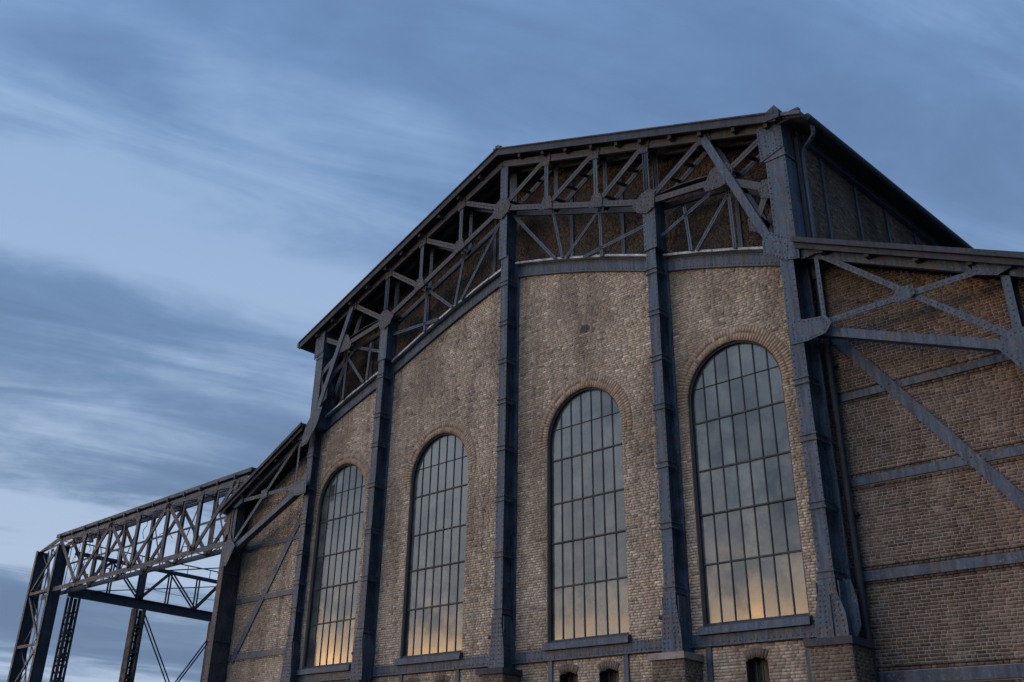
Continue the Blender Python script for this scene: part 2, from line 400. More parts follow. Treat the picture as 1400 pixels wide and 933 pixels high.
# brick arches over the windows: two rings of rowlocks
def voussoirs(c, zc, R0, R1, a0, a1, wid, rough, split, org_y=0.0):
    v, t, f = [], [], []
    k = int((a1 - a0) * (R0 + R1) / 2 / wid)
    for i in range(k):
        ang0, ang1 = a0 + (a1 - a0) * (i + .07) / k, a0 + (a1 - a0) * (i + .93) / k
        rs = [(R0, R1)]
        if split:
            mid = (R0 + R1) / 2 + random.uniform(-.012, .012); rs = [(R0, mid - .006), (mid + .006, R1)]
            if random.random() < .25: rs = [(R0, R1)]
        for r0, r1 in rs:
            pr = random.uniform(.002, rough + .002)
            q = [(r0, ang1), (r0, ang0), (r1, ang0), (r1, ang1)]
            q = [(r + random.uniform(-.004, .004), a) for r, a in q]
            o = len(v)
            for y in (.02, None):
                for r, a in q: v.append((c + r * math.cos(a), org_y + (y if y is not None else -pr - random.uniform(0, .004)), zc + r * math.sin(a)))
            f += [tuple(o + j for j in r_) for r_ in Q]; t += [random.random()] * 5
    return np.array(v), np.array(f), np.array(t)
for c in WINX:
    v, f, t = voussoirs(c, SPR, WH, WH + RING - .012, -.16, math.pi + .16, .082, .005, True)
    link('window_arch', mesh_np('window_arch', v, f, t), 'arch', hall, 'stuff')
# putlog hole left in the brickwork
MB().plate([(2.70, 12.12), (2.93, 12.07), (2.95, 12.27), (2.78, 12.30)], -.03, .01).build('anchor_plate', 'dark_steel', hall)

# ---- arched windows
NP = 7
TR = [5.34, 6.46, 7.50, 8.68]; LAP = 9.55
for c in WINX:
    FW = .05; R = WH - FW; x0, x1 = c - R, c + R; zb = SILL + .07
    fr = MB()
    outer = [(c + WH, SILL - .02)] + arch_pts(c, WH) + [(c - WH, SILL - .02)]; inner = [(c + R, SILL - .02)] + arch_pts(c, R) + [(c - R, SILL - .02)]
    k = len(outer)
    for y0, y1 in ((.06, .16),):
        v = [(x, y, z) for (x, z) in outer for y in (y0, y1)] + [(x, y, z) for (x, z) in inner for y in (y0, y1)]; o = 2 * k
        f = []
        for i in range(k - 1):
            f += [(2 * i, 2 * i + 2, o + 2 * i + 2, o + 2 * i), (o + 2 * i, o + 2 * i + 2, o + 2 * i + 3, o + 2 * i + 1), (2 * i + 1, o + 2 * i + 1, o + 2 * i + 3, 2 * i + 3)]
        fr.add(v, f)
    fr.box(x0, x1, .06, .16, SILL - .02, zb)
    win = fr.build('arched_window', 'dark_steel', hall)
    az = lambda x: SPR + math.sqrt(max(0, R * R - (x - c) ** 2))
    xs = [x0 + (x1 - x0) * i / NP for i in range(NP + 1)]
    for x in xs[1:-1]: MB().box(x - .013, x + .013, .118, .146, zb, az(x)).build('mullion', 'dark_steel', win)
    for i, z in enumerate(TR): MB().box(x0, x1, (.112 if i != 1 else .10), .148, z - .019, z + .019).build('transom', 'dark_steel', win)
    hl = math.sqrt(R * R - (LAP - SPR) ** 2); MB().box(c - hl, c + hl, .118, .15, LAP - .009, LAP + .009).build('lap_bar', 'dark_steel', win)
    rows = [zb] + TR + [LAP, APEX]
    for i in range(NP):
        a, b = xs[i], xs[i + 1]
        for r in range(len(rows) - 1):
            z0, z1 = rows[r], rows[r + 1]
            lim = min(z1, max(az(a), az(b), az((a + b) / 2)))
            if lim - z0 < .05: continue
            n = 6; xx = [a + (b - a) * j / n for j in range(n + 1)]; top = [(x, min(z1, az(x))) for x in xx]; top = [(x, z) for x, z in top if z > z0 + .002]
            if len(top) < 2: continue
            poly = [(top[0][0], z0), (top[-1][0], z0)] + top[::-1]
            ta, tb = random.gauss(0, .0032), random.gauss(0, .0028); xm, zm = (a + b) / 2, (z0 + lim) / 2
            k = len(poly); v = [(x - xm, y + ta * (x - xm) + tb * (z - zm), z - zm) for y in (0, .006) for x, z in poly]
            pm = MB().add(v, [tuple(range(k)), tuple(range(2 * k - 1, k - 1, -1))] + [(q, k + q, k + (q + 1) % k, (q + 1) % k) for q in range(k)])
            o = pm.build('pane', 'glass', win); o.location = (xm, .138, zm)
    # sloping sill
    s = MB(); sx0, sx1 = c - WH - .06, c + WH + .06
    s.add([(sx0, -.15, 3.80), (sx1, -.15, 3.80), (sx1, .1, 3.80), (sx0, .1, 3.80), (sx0, -.13, 3.955), (sx1, -.13, 3.955), (sx1, .1, 4.03), (sx0, .1, 4.03)],
          [(0, 3, 2, 1), (4, 5, 6, 7), (0, 1, 5, 4), (1, 2, 6, 5), (2, 3, 7, 6), (3, 0, 4, 7)])
    s.build('sill', 'steel', win)

# ---- plinth beam, strips and little windows below
def span_between(i): return COLX[i] + .22, COLX[i + 1] - .22
for i in range(4):
    a, b = span_between(i)
    pb = MB().box(a, b, -.05, .02, 3.56, 3.84).box(a, b, -.08, -.05, 3.56, 3.60).build('plinth_beam', 'steel', hall)
    rv = MB()
    for z in (3.64, 3.80):
        for xa, xb in ((a + .04, WINX[i] - WH - .1), (WINX[i] + WH + .1, b - .04)): rv.rivets((xa, -.05, z), (xb, -.05, z), .11)
    rv.rivets((a + .04, -.05, 3.63), (b - .04, -.05, 3.63), .14).build('rivets', 'steel', pb, 'stuff')
    for x in (WINX[i] - WH + .12, WINX[i] + WH - .1): MB().box(x - .07, x + .07, -.045, .02, GZ, 3.556).build('wall_strip', 'steel', hall)
for c, h in BAS:
    v, f, t = voussoirs(c, BTOP - .42, .50, .68, math.pi / 2 - .52 * h / .29, math.pi / 2 + .52 * h / .29, .062, .02, False)
    link('basement_arch', mesh_np('basement_arch', v, f, t), 'dark_arch', hall, 'stuff')
    a_s = [math.pi / 2 - .62 + 1.24 * i / 8 for i in range(9)]
    top = [(c + (.5 * math.cos(a)) * h / .29, BTOP - .42 + .5 * math.sin(a)) for a in a_s]
    b = MB(); pts = [(c + h, 1.6)] + [p for p in top] + [(c - h, 1.6)]
    v = [(x, y, z) for x, z in pts for y in (0, .30)]
    b.add(v, [(2 * i, 2 * i + 1, 2 * i + 3, 2 * i + 2) for i in range(len(pts) - 1)])
    k = len(pts); b.add([(x, .30, z) for x, z in pts], [tuple(range(k))])
    wd = b.build('basement_window', 'dark', hall)
    g = MB()
    for x in (c - h * .55, c, c + h * .55): g.box(x - .014, x + .014, .2, .23, 1.6, BTOP + .03)
    for z in (1.9, 2.35, 2.78): g.box(c - h, c + h, .195, .235, z - .014, z + .014)
    g.build('grille', 'dark_steel', wd)
# ---- coping beams along the top of the facade wall
for i in range(4):
    a, b = (COLX[i] + .20, COLX[i + 1] - .17)
    P0, P1 = (a, band_t(a)), (b, band_t(b))
    cb = MB(); rv = MB(); nb = 8
    for j in range(nb):
        xa, xb = a + (b - a) * j / nb, a + (b - a) * (j + 1) / nb; za, zb = band_t(xa), band_t(xb)
        cb.plate([(xa, za - .47), (xb, zb - .47), (xb, zb - .06), (xa, za - .06)], -.05, .03)
        for dz in (.06, .43): cb.plate([(xa, za - dz - .03), (xb, zb - dz - .03), (xb, zb - dz), (xa, za - dz)], -.085, -.05)
        for dz in (.135, .375): rv.rivets((xa, -.05, za - dz), (xb, -.05, zb - dz), .125)
    cb = cb.build('coping_beam', 'steel', hall)
    rv.build('rivets', 'steel', cb, 'stuff')
    n = 7; ws = [random.uniform(-.012, .012) for _ in range(n + 1)]
    cs = MB()
    for j in range(n):
        xa, xb = a + (b - a) * j / n, a + (b - a) * (j + 1) / n
        cs.plate([(xa, band_t(xa) - .055 + ws[j]), (xb - .006, band_t(xb) - .055 + ws[j + 1]), (xb - .006, band_t(xb) + .012 + ws[j + 1]), (xa, band_t(xa) + .012 + ws[j])], -.20 + random.uniform(-.01, .01), .52)
    cs.build('coping_strip', 'coping', cb)

# ---- steel columns
COLLARS = {0: [11.03, 9.85, 8.68, 7.65, 6.67, 5.80, 4.95], 1: [12.93, 11.55, 10.55, 9.22, 7.76, 6.33, 4.82], 2: [14.40, 13.07, 11.85, 10.60, 9.22, 7.78, 6.28, 4.82],
           3: [12.86, 11.66, 10.40, 9.12, 7.66, 6.21, 4.76], 4: [8.74, 7.46, 6.02, 4.62]}
PED = 3.40
for i, x in enumerate(COLX):
    big = i == 4; hf = .165 if big else .15; d_ = .55 if big else (DEP if i else .32); hb = (.24 if big else .22) if i else .12
    top = band_t(x) + .1 if 0 < i < 4 else 12.0
    b = MB()
    b.box(x - hf, x + hf, -d_, -d_ + .025, PED, top)                       # front flange
    b.box(x - .02, x + .02, -d_ + .025, -.04, PED, top)                     # web
    b.box(x - hb, x + hb, -.04, 0.012, PED, top)                            # back flange
    for s in (-1, 1):                                                       # angles in the corners
        b.box(x + s * .02, x + s * .10, -d_ + .025, -d_ + .045, PED, top); b.box(x + s * .02, x + s * .036, -d_ + .045, -d_ + .13, PED, top)
        b.box(x + s * .02, x + s * .11, -.06, -.04, PED, top); b.box(x + s * .02, x + s * .036, -.15, -.06, PED, top)
    col = b.build('steel_column', 'steel', hall)
    rv = MB()
    for s in (-1, 1): rv.rivets((x + s * (hf - .04), -d_, PED + .1), (x + s * (hf - .04), -d_, top), .15)
    rv.rivets((x + hb - .05, -.04, PED + .9), (x + hb - .05, -.04, top), .15); rv.rivets((x + .036, -.10, PED + .9), (x + .036, -.10, top), .15, (1, 0, 0))
    for z in COLLARS[i]:
        k = MB(); e = .034
        for zz_ in (-.075, .055): k.box(x - hf - e, x + hf + e, -d_ - e, -d_, z + zz_, z + zz_ + .034); k.box(x + hf, x + hf + e, -d_, -.10, z + zz_, z + zz_ + .034); k.box(x - hf - e, x - hf, -d_, -.10, z + zz_, z + zz_ + .034)
        k.box(x - hf - .004, x + hf + .004, -d_ - .006, -d_, z - .047, z + .055); k.box(x + hf - .012, x + hf + .004, -d_ + .025, -.12, z - .047, z + .055); k.box(x - hf - .004, x - hf + .012, -d_ + .025, -.12, z - .047, z + .055)
        k.build('collar', 'steel', col)
    # splayed foot
    zt = COLLARS[i][-1] - .08
    ft = MB(); w = .19 if big else .17; ww = .34 if big else .27
    ft.plate([(x - ww, PED + .02), (x + ww, PED + .02), (x + ww * .96, PED + .45), (x + w, zt - .25), (x + w, zt), (x - w, zt), (x - w, zt - .25), (x - ww * .96, PED + .45)], -d_ - .03, -d_ - .006)
    for s in (-1, 1):
        for yb, yo in ((x + s * (w - .06), x + s * (w - .04)), (x + s * (w + .035), x + s * (w + .055))):
            lo, hi = min(yb, yo), max(yb, yo)
            ft.add([(q, y, z) for q in (lo, hi) for y, z in ((-d_ - .004, PED + .02), (-.02, PED + .02), (-.02, zt - .5), (-.2, zt - .05), (-d_ - .004, zt - .05))],
                   [(0, 1, 2, 3, 4), (9, 8, 7, 6, 5)] + [(j, j + 5, (j + 1) % 5 + 5, (j + 1) % 5) for j in range(5)])
    if big: ft.plate([(x + .2, PED + .02), (x + .34, PED + .02), (x + .46, PED + .26), (x + .45, PED + .75), (x + .37, zt - .02), (x + .2, zt + .02)], -.30, -.28)
    if big: ft.box(x + .03, x + .05, -d_ - .06, -d_ - .03, PED + .02, zt - .3)
    foot = ft.build('column_foot', 'steel', col)
    for s in (-.8, -.35, .35, .8): rv.rivets((x + s * ww, -d_ - .03, PED + .08), (x + s * w * .9, -d_ - .03, zt - .06), .105, r=.024)
    for s in (.0,): rv.rivets((x + w + .055, -.12, PED + .1), (x + w + .055, -.12, zt - .6), .11, (1, 0, 0)); rv.rivets((x + w + .055, -d_ + .06, PED + .1), (x + w + .055, -d_ + .06, zt - .1), .11, (1, 0, 0))
    if big:
        rv.rivets((x + .40, -.30, zt - .2), (x + .41, -.30, PED + .3), .1); rv.rivets((x + .24, -.30, PED + .62), (x + .42, -.30, PED + .62), .09)
    rv.build('rivets', 'steel', col, 'stuff')
    if i: MB().tube([(x - .33, -.42, PED + .80), (x - .20, -.40, PED + .80)], .05, 8).box(x - .20, x - .1, -.44, -.36, PED + .77, PED + .83).build('stub_bolt', 'pipe', col)
    # masonry pedestal
    pw, py = (.44, .74) if big else (.42, .66)
    MB().box(x - pw - .06, x + pw + .06, -py - .07, .0, PED - .14, PED).build('pedestal_cap', 'dark_steel' if big or i < 3 else 'stone', hall)
    pd = MB().box(x - pw, x + pw, -py, .0, GZ, PED - .14).build('pedestal', 'mortar', hall)
    w1 = Wall((1, 0, 0), (0, -1, 0), (x, -py, 0)); w1.fill(.6, PED - .16, lambda z: [(-pw, pw)])
    w2 = Wall((0, 1, 0), (1, 0, 0), (x + pw, 0, 0)); w2.fill(.6, PED - .16, lambda z: [(-py, 0)])
    w3 = Wall((0, -1, 0), (-1, 0, 0), (x - pw, 0, 0)); w3.fill(.6, PED - .16, lambda z: [(0, py)])
    brick_stuff('brick_facing', 'aisle_brick', [w1, w2, w3], pd, .008)

M['gable_brick'] = brick_mat('shaded_gable_brick', [(0, (.048, .040, .036)), (.3, (.068, .057, .050)), (.6, (.055, .046, .041)), (.85, (.034, .030, .028)), (1, (.085, .072, .064))], .6)  # shade of the recess put into the brick colour
M['gable_mortar'] = mortar_mat('shaded_gable_mortar', (.055, .048, .043))  # mortar toned down with the bricks for the recess shade
# ---- upper gable wall, set back behind the truss
GY = .55
gw = Wall((1, 0, 0), (0, -1, 0), (0, GY, 0))
def gab(z):
    l = min(9.2, (19.0 - z) / .371); lo = max(0, (15.24 - .5 - z) / .322)
    return [] if l <= lo else ([(-l, l)] if lo <= 0 else [(-l, -lo), (lo, l)])
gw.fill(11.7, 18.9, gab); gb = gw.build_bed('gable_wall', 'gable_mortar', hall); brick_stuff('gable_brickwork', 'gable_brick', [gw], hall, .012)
for x in (-7.4, -4.5, -1.3, 2.0, 3.9, 7.6): MB().box(x - .06, x + .06, GY - .05, GY, band_t(x) - .2, roof_z(x) - .5).build('wall_strip', 'steel', hall)

# ---- gable truss
TY, TB = -.5, -.06
def T(x, z, y=TY): return (x, y, z)
tr = MB()
for s in (-1, 1):
    for y in (TY, TB):
        tr.beam(T(0, chord_z(0), y), T(s * 9.5, chord_z(9.5), y), [(-.11, .11, -.016, 0), (-.11, -.094, -.10, -.016), (.094, .11, -.10, -.016)])
truss = tr.build('gable_truss', 'truss', hall)
XN = [1.88, 3.78, 5.52, 7.42]
def member(name, p, q, w, mat='truss', pair=True, sec=angles, y=TY, yb=TB, lace=0):
    b = MB().beam(T(*p, y), T(*q, y), sec(w))
    if pair:
        b.beam(T(*p, yb), T(*q, yb), sec(w))
        for k in range(lace):
            t = (k + .6) / (lace + .2); px, pz = p[0] + (q[0] - p[0]) * t, p[1] + (q[1] - p[1]) * t
            dx, dz = q[0] - p[0], q[1] - p[1]; L = math.hypot(dx, dz); dx, dz = dx / L * .09, dz / L * .09
            b.beam((px, y - .0, pz), (px + dx, yb, pz + dz), [(-.05, .05, -.012, 0)], n=(-dz, 0, dx))
    return b.build(name, mat, truss)
rv = MB(); GP = []
def gusset(pts, y=TY - .004, mat='truss', step=.11):
    g = MB().plate(pts, y - .02, y).build('gusset', mat, truss)
    cx, cz = sum(p[0] for p in pts) / len(pts), sum(p[1] for p in pts) / len(pts)
    q = [(cx + (x - cx) * .86, cz + (z - cz) * .86) for x, z in pts]
    for a, b in zip(q, q[1:] + q[:1]): rv.rivets((a[0], y - .02, a[1]), (b[0], y - .02, b[1]), step)
    q = [(cx + (x - cx) * .42, cz + (z - cz) * .42) for x, z in pts]
    for a, b in zip(q, q[1:] + q[:1]): rv.rivets((a[0], y - .02, a[1]), (b[0], y - .02, b[1]), step * 1.3)
    return g
# lower chord, both halves
for s in (-1, 1):
    n0 = (0, low_z(0)); n3 = (s * 5.52, low_z(5.52)); N = (s * 7.75, 14.66); A = (s * 9.08, 13.84); C0 = (s * 9.02, 12.28)
    for p, q in ((n0, n3), (n3, N)):
        b = MB()
        for y in (TY, TB): b.beam(T(*p, y), T(*q, y), [(-.085, .085, -.016, 0), (-.085, -.07, -.09, -.016), (.07, .085, -.09, -.016)])
        b.build('lower_chord', 'truss', truss)
        rv.rivets((p[0], TY, p[1]), (q[0], TY, q[1]), .16)
    # curved cover plate over the end of the lower chord
    b = MB(); k = 8; L = []
    for j in range(k + 1):
        t = j / k; x = n3[0] + (N[0] - n3[0]) * t - s * .5 * (1 - t); z = (n3[1] + .05) + (N[1] + .18 - n3[1]) * t + .14 * math.sin(math.pi * t); L.append((x, z))
    for (xa, za), (xb, zb) in zip(L, L[1:]): b.beam((xa, -.28, za), (xb, -.28, zb), [(-.18, .18, -.02, 0)], n=(-(zb - za), 0, xb - xa) if s > 0 else (zb - za, 0, -(xb - xa)))
    b.build('chord_plate', 'truss', truss)
    for k, x in enumerate(XN[:3]):                      # verticals and diagonals of the inner bay
        p, q = (s * x, low_z(x)), (s * x, chord_z(x)); member('vertical', p, q, .075, 'steel', lace=0)
        x0 = XN[k - 1] if k else 0
        member('diagonal', (s * x0, low_z(x0)), q, .085, lace=4)
        gusset([(s * x + a, q[1] + b_) for a, b_ in ((-.20, -.22), (.13, -.30), (.20, .02), (.16, .12), (-.17, .14))] if s > 0 else [(s * x - a, q[1] + b_) for a, b_ in ((-.20, -.22), (.13, -.30), (.20, .02), (.16, .12), (-.17, .14))][::-1])
        if k < 2: gusset([(s * x + a * s, p[1] + b_) for a, b_ in ((-.26, -.04), (.24, -.18), (.24, .12), (.16, .30), (-.12, .32))][::s])
        MB().box(s * x - .04, s * x + .04, TY - .10, TY + .1, chord_z(x) + .11, roof_z(x) - .21).build('purlin_cleat', 'truss', truss)
    member('diagonal', n3, (s * 7.42, chord_z(7.42)), .085, lace=4)
    member('diagonal', N, (s * 9.3, chord_z(9.3) - .05), .085, lace=3)
    member('main_strut', (s * 7.40, chord_z(7.40)), C0, .105, 'steel', sec=lambda w: [(-w, w, -.016, 0), (-w, -w + .02, -.11, -.016), (w - .02, w, -.11, -.016)], y=TY - .06)
    member('arm', N, A, .085, sec=lambda w: flat(.2, .02)); member('arm', A, (s * 8.62, 12.98), .085, sec=lambda w: flat(.17, .02), lace=2)
    gusset([(N[0] + a * s, N[1] + b_) for a, b_ in ((-.44, -.04), (-.38, -.20), (.05, -.24), (.40, -.16), (.44, .16), (.30, .40), (.04, .46), (-.22, .34))][::s])
    gusset([(A[0] + a * s, A[1] + b_) for a, b_ in ((-.26, .02), (-.2, -.22), (.08, -.34), (.12, .2), (-.14, .26))][::s])
    gusset([(8.46 * s, 13.22), (8.48 * s, 12.86), (8.80 * s, 12.66), (8.84 * s, 13.02)][::s])
    gusset([(s * 7.42 + a * s, chord_z(7.42) + b_) for a, b_ in ((-.22, -.2), (.22, -.26), (.2, .04), (.12, .13), (-.14, .14))][::s])
    if s > 0: gusset([(8.80, 12.05), (9.35, 11.72), (9.68, 11.64), (9.70, 12.12), (8.95, 12.64), (8.80, 12.42)], -.56, 'steel', .09)
    else: gusset([(-9.72, 11.30), (-9.30, 11.36), (-8.80, 11.98), (-8.60, 12.55), (-9.05, 12.62), (-9.50, 12.0)], -.56, 'steel', .09)
    gusset([(n3[0] + a * s, n3[1] + b_) for a, b_ in ((-.48, .02), (-.30, -.24), (.0, -.36), (.24, -.26), (.30, .22), (.12, .36), (-.16, .30))][::s], TY - .012)
    # light web between chord and coping
    web = [((.2, low_z(.2) - .1), (2.0, 14.62)), ((1.9, low_z(1.9)), (2.28, 14.55)), ((3.75, low_z(3.75)), (2.4, 14.5)), ((3.70, low_z(3.7)), (3.72, 14.05)), ((5.4, 14.45), (3.05, 14.28)),
           ((5.6, 13.85), (7.6, 14.66)), ((6.52, 14.5), (6.62, 13.14)), ((7.95, 14.45), (6.78, 13.08)), ((7.85, 14.5), (7.88, 12.72))]
    for p, q in web: member('web_bar', (s * p[0], p[1]), (s * q[0], q[1]), .05, 'steel', False, y=-.26)
gusset([(-.36, 17.02), (-.30, 16.82), (.02, 16.68), (.30, 16.84), (.40, 17.06), (.24, 17.42), (-.02, 17.46), (-.26, 17.30)], TY - .012)
# columns carried up through the truss
for i, x, zt in ((1, -5.55, low_z(5.55) + .2), (2, .06, chord_z(0) - .1), (3, 5.55, low_z(5.55) + .2)):
    h = .16 if i == 2 else .2
    ub = MB().box(x - h, x + h, -.485, -.465, band_t(x) + .05, zt).box(x - h + .02, x + h - .02, -.465, -.06, band_t(x) + .05, zt if i != 2 else 16.9).box(x - h, x + h, -.06, -.04, band_t(x) + .05, zt).build('upper_column', 'steel', truss)
    for s in (-1, 1): rv.rivets((x + s * (h - .035), -.485, band_t(x) + .1), (x + s * (h - .035), -.485, zt - .4), .15)
for i, x in ((1, -5.55), (3, 5.55)): member('vertical', (x, low_z(5.52)), (x, chord_z(5.52)), .08, 'steel')
for s, x0, x1 in ((1, 9.12, 9.64), (-1, -9.32, -8.92)):
    zt = roof_z(9.4) - .12
    ub = MB().box(x0, x1, -.55, -.525, 11.9, zt).box(x0 + .03, x1, -.525, .08, 11.9, zt).box(x0 - .02, x1 + .02, .08, .11, 11.9, zt).build('corner_column', 'steel', truss)
    gusset([(x0 - .12, zt - 1.05), (x1, zt - .85), (x1, zt), (x0 - .14, zt - .05)], -.552, 'steel', .1)
    for x in (x0 + .04, x1 - .04): rv.rivets((x, -.55, 12.6), (x, -.55, zt - 1.0), .15, r=.024)
    if s > 0:
        for y in (-.48, .02): rv.rivets((x1, y, 12.3), (x1, y, zt - .3), .15, (1, 0, 0), .024)
    MB().box(x0 - .015, x1 + .03, -.575, .1, zt - 1.10, zt - 1.06).build('collar', 'steel', truss)
rv.build('rivets', 'truss', truss, 'stuff')

# ---- roof of the hall
Y0, Y1 = -.74, 22.0
for s in (-1, 1):
    e = 10.24; b = MB()
    pr = [(0, roof_z(0)), (e * s, roof_z(e)), (e * s, roof_z(e) - .10), (0, roof_z(0) - .10)][::s]
    b.plate(pr, Y0, Y1); rf = b.build('roof', 'roof', hall)
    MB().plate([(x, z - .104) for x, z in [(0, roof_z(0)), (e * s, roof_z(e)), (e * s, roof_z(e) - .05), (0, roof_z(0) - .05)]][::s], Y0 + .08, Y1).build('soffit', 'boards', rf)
    ef = e if s < 0 else 9.62
    f = MB().plate([(0.002 * s, roof_z(0) - .03), (ef * s, roof_z(ef) - .03), (ef * s, roof_z(ef) - .25), (0.002 * s, roof_z(0) - .25)][::s], Y0 - .03, Y0 + .02)
    f.plate([(0.002 * s, roof_z(0) + .015), (ef * s, roof_z(ef) + .015), (ef * s, roof_z(ef) - .028), (0.002 * s, roof_z(0) - .028)][::s], Y0 - .07, Y0 + .12)
    f.build('fascia', 'dark_steel', rf)
    for x in (.9, 1.88, 2.8, 3.78, 4.7, 5.52, 6.5, 7.42, 8.4, 9.3):
        MB().box(s * x - .05, s * x + .05, Y0 + .05, GY + .3, roof_z(x) - .36, roof_z(x) - .17).build('purlin', 'boards', rf)
    for j in range(24):                                   # standing seams on the sheet
        y = Y0 + .5 + j * .9
        MB().beam((0.05 * s, y, roof_z(0) + .02), (e * s, y, roof_z(e) + .02), [(-.02, .02, -.03, .03)], n=(.371 * s, 0, 1)).build('seam', 'roof', rf)
    if s < 0: MB().box(-10.36, -10.2, Y0 - .03, Y1, roof_z(10.24) - .16, roof_z(10.24) + .02).build('gutter', 'truss', rf)
    else:
        MB().tube([(10.26, -.45, 15.36), (10.26, 21.9, 15.36)], .10, 12).build('gutter', 'dark_steel', rf)
        MB().box(9.62, 10.16, -.62, -.50, roof_z(9.7) - .24, roof_z(9.7) + .0).build('eave_return', 'dark_steel', rf)
        cb = MB(); z0 = roof_z(9.55) - .20
        cb.add([(9.40, -.80, z0), (9.74, -.80, z0 - .02), (9.74, -.30, z0), (9.40, -.30, z0), (9.40, -.80, z0 + .26), (9.74, -.80, z0 + .22), (9.74, -.30, z0 + .22), (9.40, -.30, z0 + .26), (9.62, -.74, z0 + .42)],
               [(0, 1, 5, 4), (1, 2, 6, 5), (2, 3, 7, 6), (3, 0, 4, 7), (0, 3, 2, 1), (4, 5, 8), (5, 6, 8), (6, 7, 8), (7, 4, 8)]); cb.build('corner_cap', 'dark_steel', rf)
MB().beam((0, Y0 - .07, roof_z(0) + .04), (0, Y1, roof_z(0) + .04), [(-.16, .16, -.05, .0), (-.06, .06, 0, .06)], n=(0, 0, 1)).build('ridge_cap', 'roof', hall)

# ---- clerestory side walls
for s in (1, -1):
    X = 9.70 * s; w = Wall((0, s, 0), (s, 0, 0), (X, 0, 0))
    if s > 0: w.fill(11.4, 15.2, lambda z: [(.0, 13.0)])
    else: w.bed.append((-22, -.1, GZ, 15.4))
    w.bed.append((.0 if s > 0 else -22, 22.0 if s > 0 else -.1, 11.2, 15.5)); cw = w.build_bed('clerestory_wall', 'mortar', hall)
    if s > 0:
        brick_stuff('clerestory_brickwork', 'aisle_brick', [w], hall, .012)
        MB().box(X - .04, X + .06, -.06, .16, 11.3, 15.3).build('wall_strip', 'dark_steel', cw)
        for y in (1.05, 2.72, 4.36, 6.05, 7.75, 9.4, 11.1): MB().box(X, X + .05, y - .05, y + .05, 11.3, 15.25).build('wall_strip', 'steel', cw)
        eb = MB().box(X, X + .10, .2, 21.8, 15.12, 15.44).box(X + .10, X + .16, .2, 21.8, 15.12, 15.15).build('eave_beam', 'steel', cw)
        r2 = MB()
        for z in (15.19, 15.38): r2.rivets((X + .10, .3, z), (X + .10, 12, z), .16, (1, 0, 0))
        r2.build('rivets', 'steel', eb, 'stuff')
        MB().tube([(10.22, -.15, 15.30), (10.21, -.10, 15.14), (10.16, -.06, 15.06), (9.86, .02, 14.86), (9.80, .04, 14.78), (9.79, .04, 14.6), (9.79, .04, 12.0)], .052, 12).build('downpipe', 'steel', hall)
# tall pipe in the corner between pier and lean-to
MB().tube([(9.70, .10, 12.0), (9.70, .10, GZ + .02)], .075, 12).box(9.60, 9.80, .16, .29, 9.2, 9.26).box(9.60, 9.80, .16, .29, 5.9, 5.96).build('downpipe', 'pipe', hall)
MB().box(-9.7, 9.7, 21.6, 21.9, GZ, 15.6).build('rear_wall', 'mortar', hall)

